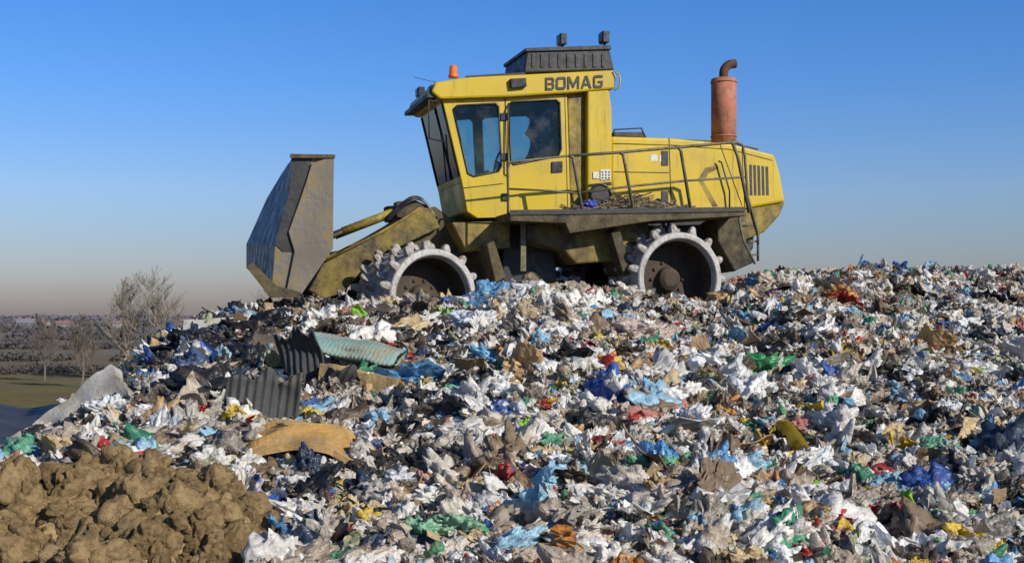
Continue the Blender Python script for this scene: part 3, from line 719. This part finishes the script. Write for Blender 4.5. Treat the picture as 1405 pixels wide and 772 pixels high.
# railing
yr=.08
tube('handrail',[E(780,214,yr),E(851,209,yr),E(932,202,yr),E(1010,195,yr),E(1019,199,yr),E(1022,215,yr),E(1026,270,yr),E(1040,318,yr),E(1040,335,yr)],.021,M['rail'],8)
tube('mid_rail',[E(791,265,yr),E(861,256,yr),E(940,248,yr),E(1022,243,yr)],.016,M['rail'],8)
for t_ in ([(781,214),(786,216),(801,300)],[(850,209),(855,212),(872,303)],[(930,202),(934,206),(949,296)],[(1005,196),(1012,214),(1028,292)]):
    tube('rail_post',[E(u,v,yr) for u,v in t_],.026,M['rail'],8)
tube('handrail_front',[E(697,298,yr),E(697,232,yr),E(700,222,yr),E(780,214,yr)],.016,M['rail'],8)
tube('mid_rail_front',[E(697,259,yr),E(760,262,yr),E(791,265,yr)],.014,M['rail'],8)
tube('far_handrail',[E(886,190,3.2),E(1000,195,3.2),E(1040,205,3.2)],.016,M['rail'],6)
# debris on the deck
pts=[];R2=random.Random(3)
for i in range(900):
    u=R2.uniform(800,952); y=R2.uniform(.10,.88); c=Vector(E(u,291,.05)); hgt=.26*math.exp(-((u-880)/62)**2)*math.exp(-((y-.55)/.4)**2)
    c=Vector((c.x,y,c.z+.02+R2.random()*hgt))
    d=Vector((R2.uniform(-1,1),R2.uniform(-.6,.6),R2.uniform(-.4,.4)))*R2.uniform(.06,.24)
    pts.append(sweep([c-d,c+Vector((0,0,R2.uniform(-.02,.04))),c+d],R2.uniform(.004,.011),4))
V,F=merge(pts); mesh_obj('deck_twigs',V,F,dirty('straw_litter',(.26,.20,.12),(.09,.07,.05),.9,0,5,.4,.6,None,0,20,False),mach)
def plain(name,c,rough=.4,spec=.5): return dirty(name,c,tuple(x*.5 for x in c),rough,0,4,.5,.75,None,.4,25,False,spec)
def deckbag(nm,u,v,y,s,c,sd):
    V,F=bag_vf(sd,4,.7); p=E(u,v,y); o=mesh_obj(nm,[(a_[0]*s+p[0],a_[1]*s+p[1],a_[2]*s+p[2]) for a_ in V],F,plain(nm+'_plastic',c),mach,smooth=False)
deckbag('blue_bag',808,286,.22,.28,(.035,.06,.36),301); deckbag('dark_bag',850,292,.45,.36,(.07,.06,.05),302); deckbag('white_bag',786,293,.5,.24,(.55,.55,.55),303); deckbag('litter_clump',895,288,.45,.36,(.22,.17,.12),304); deckbag('litter_clump',925,290,.5,.28,(.30,.24,.17),305)
# front frame, arms
prism('front_frame',[(432,398),(444,362),(500,330),(572,287),(598,283),(624,304),(690,304),(700,318),(700,400),(560,420),(455,412)],1.15,2.2,M['frame'],bw=.03)
arm=[(424,398),(446,356),(520,318),(548,302),(574,284),(592,286),(604,312),(520,352),(470,402),(445,410)]
prism('lift_arm',arm,1.0,1.14,M['arm'],bw=.015)
prism('lift_arm_far',arm,2.22,2.36,M['arm'],yref=1.0,bw=.015)
tube('arm_edge_weld',[E(u,v,.99) for u,v in [(446,358),(520,320),(548,304),(574,287)]],.02,M['yellow_dirty'],6)
prism('front_cross_member',[(620,305),(700,303),(700,340),(640,345)],.7,2.6,M['yellow_dirty'],bw=.02)
for y_ in (1.25,2.1):
    rp=lambda u,v:(E(u,v,1.25)[0],y_,E(u,v,1.25)[2])
    tube('hydraulic_rod',[rp(446,329),rp(500,306)],.035,M['chrome'],10)
    tube('hydraulic_cylinder',[rp(470,318),rp(553,286)],.062,M['yellow_dirty'],12)
    prism('cylinder_bracket',[(544,276),(570,274),(588,282),(588,300),(545,298)],y_-.12,y_+.12,M['frame'],yref=1.1,bw=.015)
for dz in (0,.03,.06):
    p=E(530,305,1.1); tube('hydraulic_hose',[Vector(p)+Vector((0,0,dz)),Vector(E(560,278,1.1))+Vector((0,-.05,dz)),Vector(E(580,276,1.1))+Vector((0,0,dz*.4)),Vector(E(600,300,1.1))],.014,M['blackshiny'],6,5)
# blade
near=[(402,214),(399,262),(377,335),(372,402)]; back=[(458,215),(456,340),(411,405)]
yn=.15; yf=3.2
An=[E(u,v,yn) for u,v in near]; Bn=[E(u,v,yn) for u,v in back]
farp=[(388,236),(366,272),(338,335),(338,368)]; Af=[E(u,v,yf) for u,v in farp]
Bf=[tuple(Vector(p)+(Vector(Af[0])-Vector(An[0]))*w_+(Vector(Af[3])-Vector(An[3]))*(1-w_)) for p,w_ in zip(Bn,(1,.5,0))]
ring_n=An+Bn[::-1]; ring_f=Af+Bf[::-1]
NS=12; V=[];F=[];fm=[]; m_=len(ring_n)
for i in range(NS+1):
    t=i/NS
    for p,q in zip(ring_n,ring_f): V.append(Vector(p).lerp(Vector(q),t)+Vector((.01*noise.noise(Vector((t*9,p[2]*3,0))),0,0)))
for i in range(NS):
    for k in range(m_):
        F.append((i*m_+k,i*m_+(k+1)%m_,(i+1)*m_+(k+1)%m_,(i+1)*m_+k)); fm.append(1 if k<3 else 0)
F.append(tuple(range(m_))[::-1]); fm.append(0); F.append(tuple(NS*m_+k for k in range(m_))); fm.append(0)
o=mesh_obj('dozer_blade',V,F,[M['blade'],M['blade_in']],mach,fmat=fm); fix_normals(o); bevel(o,.012)
prism('blade_end_plate',[(428,224),(458,214),(457,341),(412,406),(392,404),(404,345),(396,318),(416,262)],yn-.05,yn-.003,M['blade'],bw=.006)
prism('blade_end_rib',[(400,213),(428,214),(426,226),(414,262),(394,318),(402,345),(388,345),(377,335),(397,262)],yn-.012,yn-.002,M['black'],bw=.003)
prism('blade_cutting_edge',[(338,366),(346,360),(380,392),(412,400),(411,408),(371,408)],yn-.07,yn-.053,M['frame'],bw=.003)
prism('blade_top_lip',[(398,211),(460,212),(460,217),(398,217)],yn-.07,yn-.053,M['frame'],bw=.004)

# wheels
def wheel(name,u,v,y0,yaw=0,R=.65,W=1.08,center=None):
    c=center or E(u,v,y0)
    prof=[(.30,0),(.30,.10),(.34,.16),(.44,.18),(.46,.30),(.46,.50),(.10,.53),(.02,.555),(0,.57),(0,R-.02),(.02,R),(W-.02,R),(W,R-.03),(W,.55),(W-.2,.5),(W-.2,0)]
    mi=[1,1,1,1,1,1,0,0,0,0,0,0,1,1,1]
    S=56; V=[];F=[];fm=[]
    for i,(y,r) in enumerate(prof):
        for k in range(S):
            a=2*math.pi*k/S; V.append((r*math.cos(a),y,r*math.sin(a)))
        if i:
            for k in range(S): F.append(((i-1)*S+k,(i-1)*S+(k+1)%S,i*S+(k+1)%S,i*S+k)); fm.append(mi[i-1])
    rr=random.Random(u)
    for row in range(5):
        yc=.10+row*(W-.2)/4
        for k in range(15):
            a=2*math.pi*(k+(row%2)*.5+rr.uniform(-.05,.05))/15
            er=Vector((math.cos(a),0,math.sin(a))); et=Vector((-math.sin(a),0,math.cos(a))); ey=Vector((0,1,0))
            base=len(V); tw=rr.uniform(.8,1.1)
            for (h,wt,wy) in ((-.01,.056,.07),(.04,.053,.062),(.095,.040,.045),(.125,.020,.025)):
                for sx,sy in ((-1,-1),(-.0,-1.25),(1,-1),(1.25,0),(1,1),(0,1.25),(-1,1),(-1.25,0)):
                    V.append(tuple(er*(R+h*tw)+et*(wt*sx*.9)+ey*(yc+wy*sy*.9)))
            for L_ in range(3):
                for q in range(8): F.append((base+L_*8+q,base+L_*8+(q+1)%8,base+(L_+1)*8+(q+1)%8,base+(L_+1)*8+q)); fm.append(2)
            F.append(tuple(base+24+q for q in range(8))); fm.append(2)
    for k in range(10):
        a=2*math.pi*k/10; v_,f_=box_vf((.24*math.cos(a),.44,.24*math.sin(a)),(.04,.04,.04)); o_=len(V); V+=[tuple(x) for x in v_]; F+=[tuple(i+o_ for i in q) for q in f_]; fm+=[1]*6
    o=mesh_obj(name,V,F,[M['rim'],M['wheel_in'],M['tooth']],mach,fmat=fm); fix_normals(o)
    o.location=c; o.rotation_euler=(0,0,yaw); bevel(o,.006,1)
    return c
c1=wheel('front_wheel',596,408,-.05,math.radians(16))
c2=wheel('rear_wheel',934,382,-.02,math.radians(4))
wheel('front_wheel_far',597,0,0,math.radians(16),center=(c1[0]-.55,c1[1]+2.2,c1[2]))
wheel('rear_wheel_far',935,0,0,math.radians(4),center=(c2[0]-.1,c2[1]+2.3,c2[2]))
prism('wheel_scraper',[(838,318),(850,312),(866,372),(856,378)],.2,1.0,M['frame'],bw=.01)
prism('front_scraper',[(668,335),(678,330),(694,380),(680,388)],.3,1.0,M['frame'],bw=.01)

# ------------------------------------------------------------------ driver
def skinned(name,chains,mat,loc_parent=None):
    V=[];Ed=[];R=[]
    key={}
    for ch in chains:
        prev=None
        for p,r in ch:
            k=tuple(round(x,3) for x in p)
            if k not in key: key[k]=len(V); V.append(p); R.append(r)
            i=key[k]
            if prev is not None: Ed.append((prev,i))
            prev=i
    me=bpy.data.meshes.new(name); me.from_pydata(V,Ed,[]); me.materials.append(mat); o=bpy.data.objects.new(name,me); link(o,loc_parent)
    m_=o.modifiers.new('skin','SKIN'); 
    for i,r in enumerate(R): me.skin_vertices[0].data[i].radius=(r,r)
    me.skin_vertices[0].data[0].use_root=True
    s_=o.modifiers.new('sub','SUBSURF'); s_.levels=2; s_.render_levels=2; return o
dp=E(738,246,1.62); M4=Matrix.Translation((X0,D0,EYE+ZB))@Matrix.Rotation(TH,4,'Z')
drv=bpy.data.objects.new('driver',None); link(drv); drv.matrix_world=M4@Matrix.Translation(dp)
pel=(0,0,.05)
skinned('body',[[(pel,.15),((.0,0,.22),.15),((-.01,0,.40),.17),((-.03,0,.52),.09),((-.05,0,.58),.055)],
 [((-.01,0,.40),.17),((.0,-.19,.45),.075),((-.12,-.26,.22),.055),((-.36,-.16,.22),.042)],
 [((-.01,0,.40),.17),((.0,.19,.45),.075),((-.12,.26,.22),.055),((-.36,.16,.22),.042)],
 [(pel,.15),((-.05,-.11,.03),.11),((-.42,-.12,.06),.08),((-.50,-.12,-.32),.055),((-.62,-.12,-.36),.045)],
 [(pel,.15),((-.05,.11,.03),.11),((-.42,.12,.06),.08),((-.50,.12,-.32),.055),((-.62,.12,-.36),.045)]],M['jacket'],drv)
bm=bmesh.new(); bmesh.ops.create_icosphere(bm,subdivisions=3,radius=.115)
for v in bm.verts:
    v.co.x*=.88; v.co.y*=.72; v.co.z*=1.08
    if v.co.x<-.085 and abs(v.co.y)<.022 and -.035<v.co.z<.015: v.co.x-=.028
    if v.co.z<-.04: v.co.y*=.8
hv=[v.co+Vector((-.07,0,.69)) for v in bm.verts]; hf=[tuple(v.index for v in f.verts) for f in bm.faces]; bm.free()
mesh_obj('head',hv,hf,M['skin'],drv,smooth=True)
mesh_obj('hair',[Vector(((q.x+.07)*1.06-.058,q.y*1.1,(q.z-.69)*1.05+.71)) for q in hv],[f for f in hf if sum(hv[i].z for i in f)/3>.71 or sum(hv[i].x for i in f)/3>-.04],M['hair'],drv,smooth=True)
for sy in (-1,1):
    for k in range(5):
        y=sy*.16+ (k-2)*.018
        skinned('finger',[[((-.36,y,.22),.012),((-.405,y,.235),.010),((-.425,y,.215),.009)]],M['skin'],drv)

# ------------------------------------------------------------------ trees
mbark=dirty('pale_bark',(.28,.24,.195),(.17,.14,.115),.9,0,.6,.4,.7,None,0,5,False)
mbark2=dirty('winter_twigs',(.17,.135,.11),(.12,.10,.085),.9,0,.6,.4,.7,None,0,5,False)
def tree(name,X,Y,H,spread,seed,mat,thick=1.0):
    r=random.Random(seed); parts=[]
    def br(p,d,L,rad,lev):
        n=4; pts=[p]; dd=d.copy()
        for i in range(n):
            dd=(dd+Vector((r.gauss(0,.10),r.gauss(0,.10),.08 if lev else 0))).normalized(); pts.append(pts[-1]+dd*L/n)
        parts.append(sweep(pts,[max(rad*(1-.75*i/n),.020*thick) for i in range(n+1)],5 if lev<2 else 3,False))
        if lev>=3: return
        nb=(26,8,5)[lev]
        for k in range(nb):
            t=(.22+.78*(k+r.random())/nb) if lev==0 else r.uniform(.25,1)
            i=min(n-1,int(t*n)); q=pts[i].lerp(pts[i+1],t*n-i)
            a=r.uniform(0,6.283); side=Vector((math.cos(a),math.sin(a),0))
            up=r.uniform(.5,1.1) if lev==0 else r.uniform(.1,.9)
            nd=(side*spread+dd*.3+Vector((0,0,up))).normalized() if lev==0 else (dd*.8+side*.7+Vector((0,0,.2))).normalized()
            l=(H*.42*(1.05-t*.65) if lev==0 else L*r.uniform(.35,.6))
            br(q,nd,l,rad*(.42*(1.1-t*.6) if lev==0 else .5),lev+1)
    br(Vector((0,0,0)),Vector((0,0,1)),H*.9,H*.014*thick,0)
    V,F=merge(parts); o=mesh_obj(name,V,F,mat); o.location=(X,Y,ground_h(X,Y)-.2); return o
tree('bare_tree',-80,298,24,1.15,11,mbark,1.4)
tree('bare_tree',-87,300,22,1.0,12,mbark,1.3)
tree('bare_tree',-44.5,250,20,1.5,13,mbark,1.1)
tree('bare_tree',-88,268,14,.8,14,mbark2,1.3)
tree('bare_tree',-104,292,14,.9,15,mbark2,1.2)
tree('bare_tree',-113,285,15,.8,16,mbark2,1.2)
tree('bare_tree',-96,330,12,.9,17,mbark2,1.2)
# hedges and woods far away
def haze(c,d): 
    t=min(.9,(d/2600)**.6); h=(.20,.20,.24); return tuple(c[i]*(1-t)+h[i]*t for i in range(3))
belts=[(330,-150,-60,3.0,900,1.1),(420,-190,-70,3.5,1100,1.4),(560,-240,-60,4.5,1300,1.8),(760,-330,-60,6,1400,2.6),(1050,-470,-60,7,1500,3.5),(1500,-720,-60,8,1700,5),(2300,-1150,-60,10,1700,8),(3600,-1800,500,12,1700,12)]
V=[];F=[];fm=[];ms=[]
for bi,(Yd,xa,xb,hh,nn,ts) in enumerate(belts):
    mt_,nt,bb=new_mat('hedge_foliage_%d'%bi)
    g_=N(nt,'ShaderNodeTexCoord').outputs['Object']
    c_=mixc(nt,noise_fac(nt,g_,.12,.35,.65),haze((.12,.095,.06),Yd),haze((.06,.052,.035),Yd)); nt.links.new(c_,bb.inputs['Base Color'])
    bb.inputs['Roughness'].default_value=1; bb.inputs['Specular IOR Level'].default_value=0
    nv=N(nt,'ShaderNodeCombineXYZ'); nv.inputs[0].default_value=.1; nv.inputs[1].default_value=-.45; nv.inputs[2].default_value=.88; nt.links.new(nv.outputs[0],bb.inputs['Normal'])
    ms.append(mt_)
    for k in range(nn):
        X=rng.uniform(xa,xb); env=noise.noise(Vector((X*8/Yd*3,bi*7.7,0)))+.4
        if env<.1: continue
        Y=Yd+rng.normal(0,Yd*.015); H=hh*(.4+env*.7)*rng.uniform(.6,1.1)
        for q in range(26):
            c=Vector((X+rng.normal(0,H*.28),Y+rng.normal(0,H*.2),H*rng.random()**.8)); s=ts*.2*rng.uniform(.5,1.3)
            o_=len(V)
            for z_ in range(3): V.append(tuple(c+Vector(rng.normal(0,1,3))*s))
            F.append((o_,o_+1,o_+2)); fm.append(bi)
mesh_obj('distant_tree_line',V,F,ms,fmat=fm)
# village
def house(X,Y,wd,dp_,h,wall,roof,rz,kind='farmhouse'):
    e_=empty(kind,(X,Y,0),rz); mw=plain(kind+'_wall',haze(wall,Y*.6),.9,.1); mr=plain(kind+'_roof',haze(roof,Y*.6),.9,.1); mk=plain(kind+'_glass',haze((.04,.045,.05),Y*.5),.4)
    V=[(-wd/2,-dp_/2,0),(wd/2,-dp_/2,0),(wd/2,dp_/2,0),(-wd/2,dp_/2,0),(-wd/2,-dp_/2,h),(wd/2,-dp_/2,h),(wd/2,dp_/2,h),(-wd/2,dp_/2,h),(-wd/2,0,h+dp_*.22),(wd/2,0,h+dp_*.22)]
    mesh_obj('walls',V,[(0,1,5,4),(2,3,7,6),(1,2,6,9,5),(3,0,4,8,7),(3,2,1,0)],mw,e_)
    ov=.5; r_=h+dp_*.22+.15
    V=[(-wd/2-ov,-dp_/2-ov,h-.1),(wd/2+ov,-dp_/2-ov,h-.1),(wd/2+ov,0,r_),(-wd/2-ov,0,r_),(-wd/2-ov,dp_/2+ov,h-.1),(wd/2+ov,dp_/2+ov,h-.1)]
    o=mesh_obj('roof',V,[(0,1,2,3),(3,2,5,4)],mr,e_); sm=o.modifiers.new('s','SOLIDIFY'); sm.thickness=.25; sm.offset=1
    parts=[]
    for fl in range(max(1,int(h//3))):
        for k in range(max(2,int(wd//3.5))):
            x=-wd/2+(k+.5)*wd/max(2,int(wd//3.5)); parts.append(box_vf((x,-dp_/2-.03,1.7+fl*3),(1.1,.1,1.4)))
    V,F=merge(parts); mesh_obj('windows',V,F,mk,e_)
    V,F=box_vf((wd*.1,-dp_/2-.04,1.05),(1.1,.1,2.1)); mesh_obj('door',V,F,mr,e_)
for a in [(-400,1180,18,10,6,(.32,.29,.25),(.28,.12,.08),.2,'farmhouse'),(-430,1200,14,10,6,(.34,.30,.25),(.26,.13,.09),-.1,'farmhouse'),(-462,1260,24,14,6,(.30,.30,.28),(.24,.24,.24),.1,'warehouse'),
 (-370,1240,16,9,6,(.30,.26,.22),(.28,.13,.08),.4,'farmhouse'),(-345,1400,20,11,7,(.34,.31,.27),(.30,.14,.1),-.2,'farmhouse'),(-500,1350,18,12,7,(.32,.29,.25),(.3,.14,.1),.15,'farmhouse'),(-430,1550,30,12,6,(.34,.32,.30),(.33,.2,.15),.0,'farmhouse')]:
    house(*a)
print('instances',n)
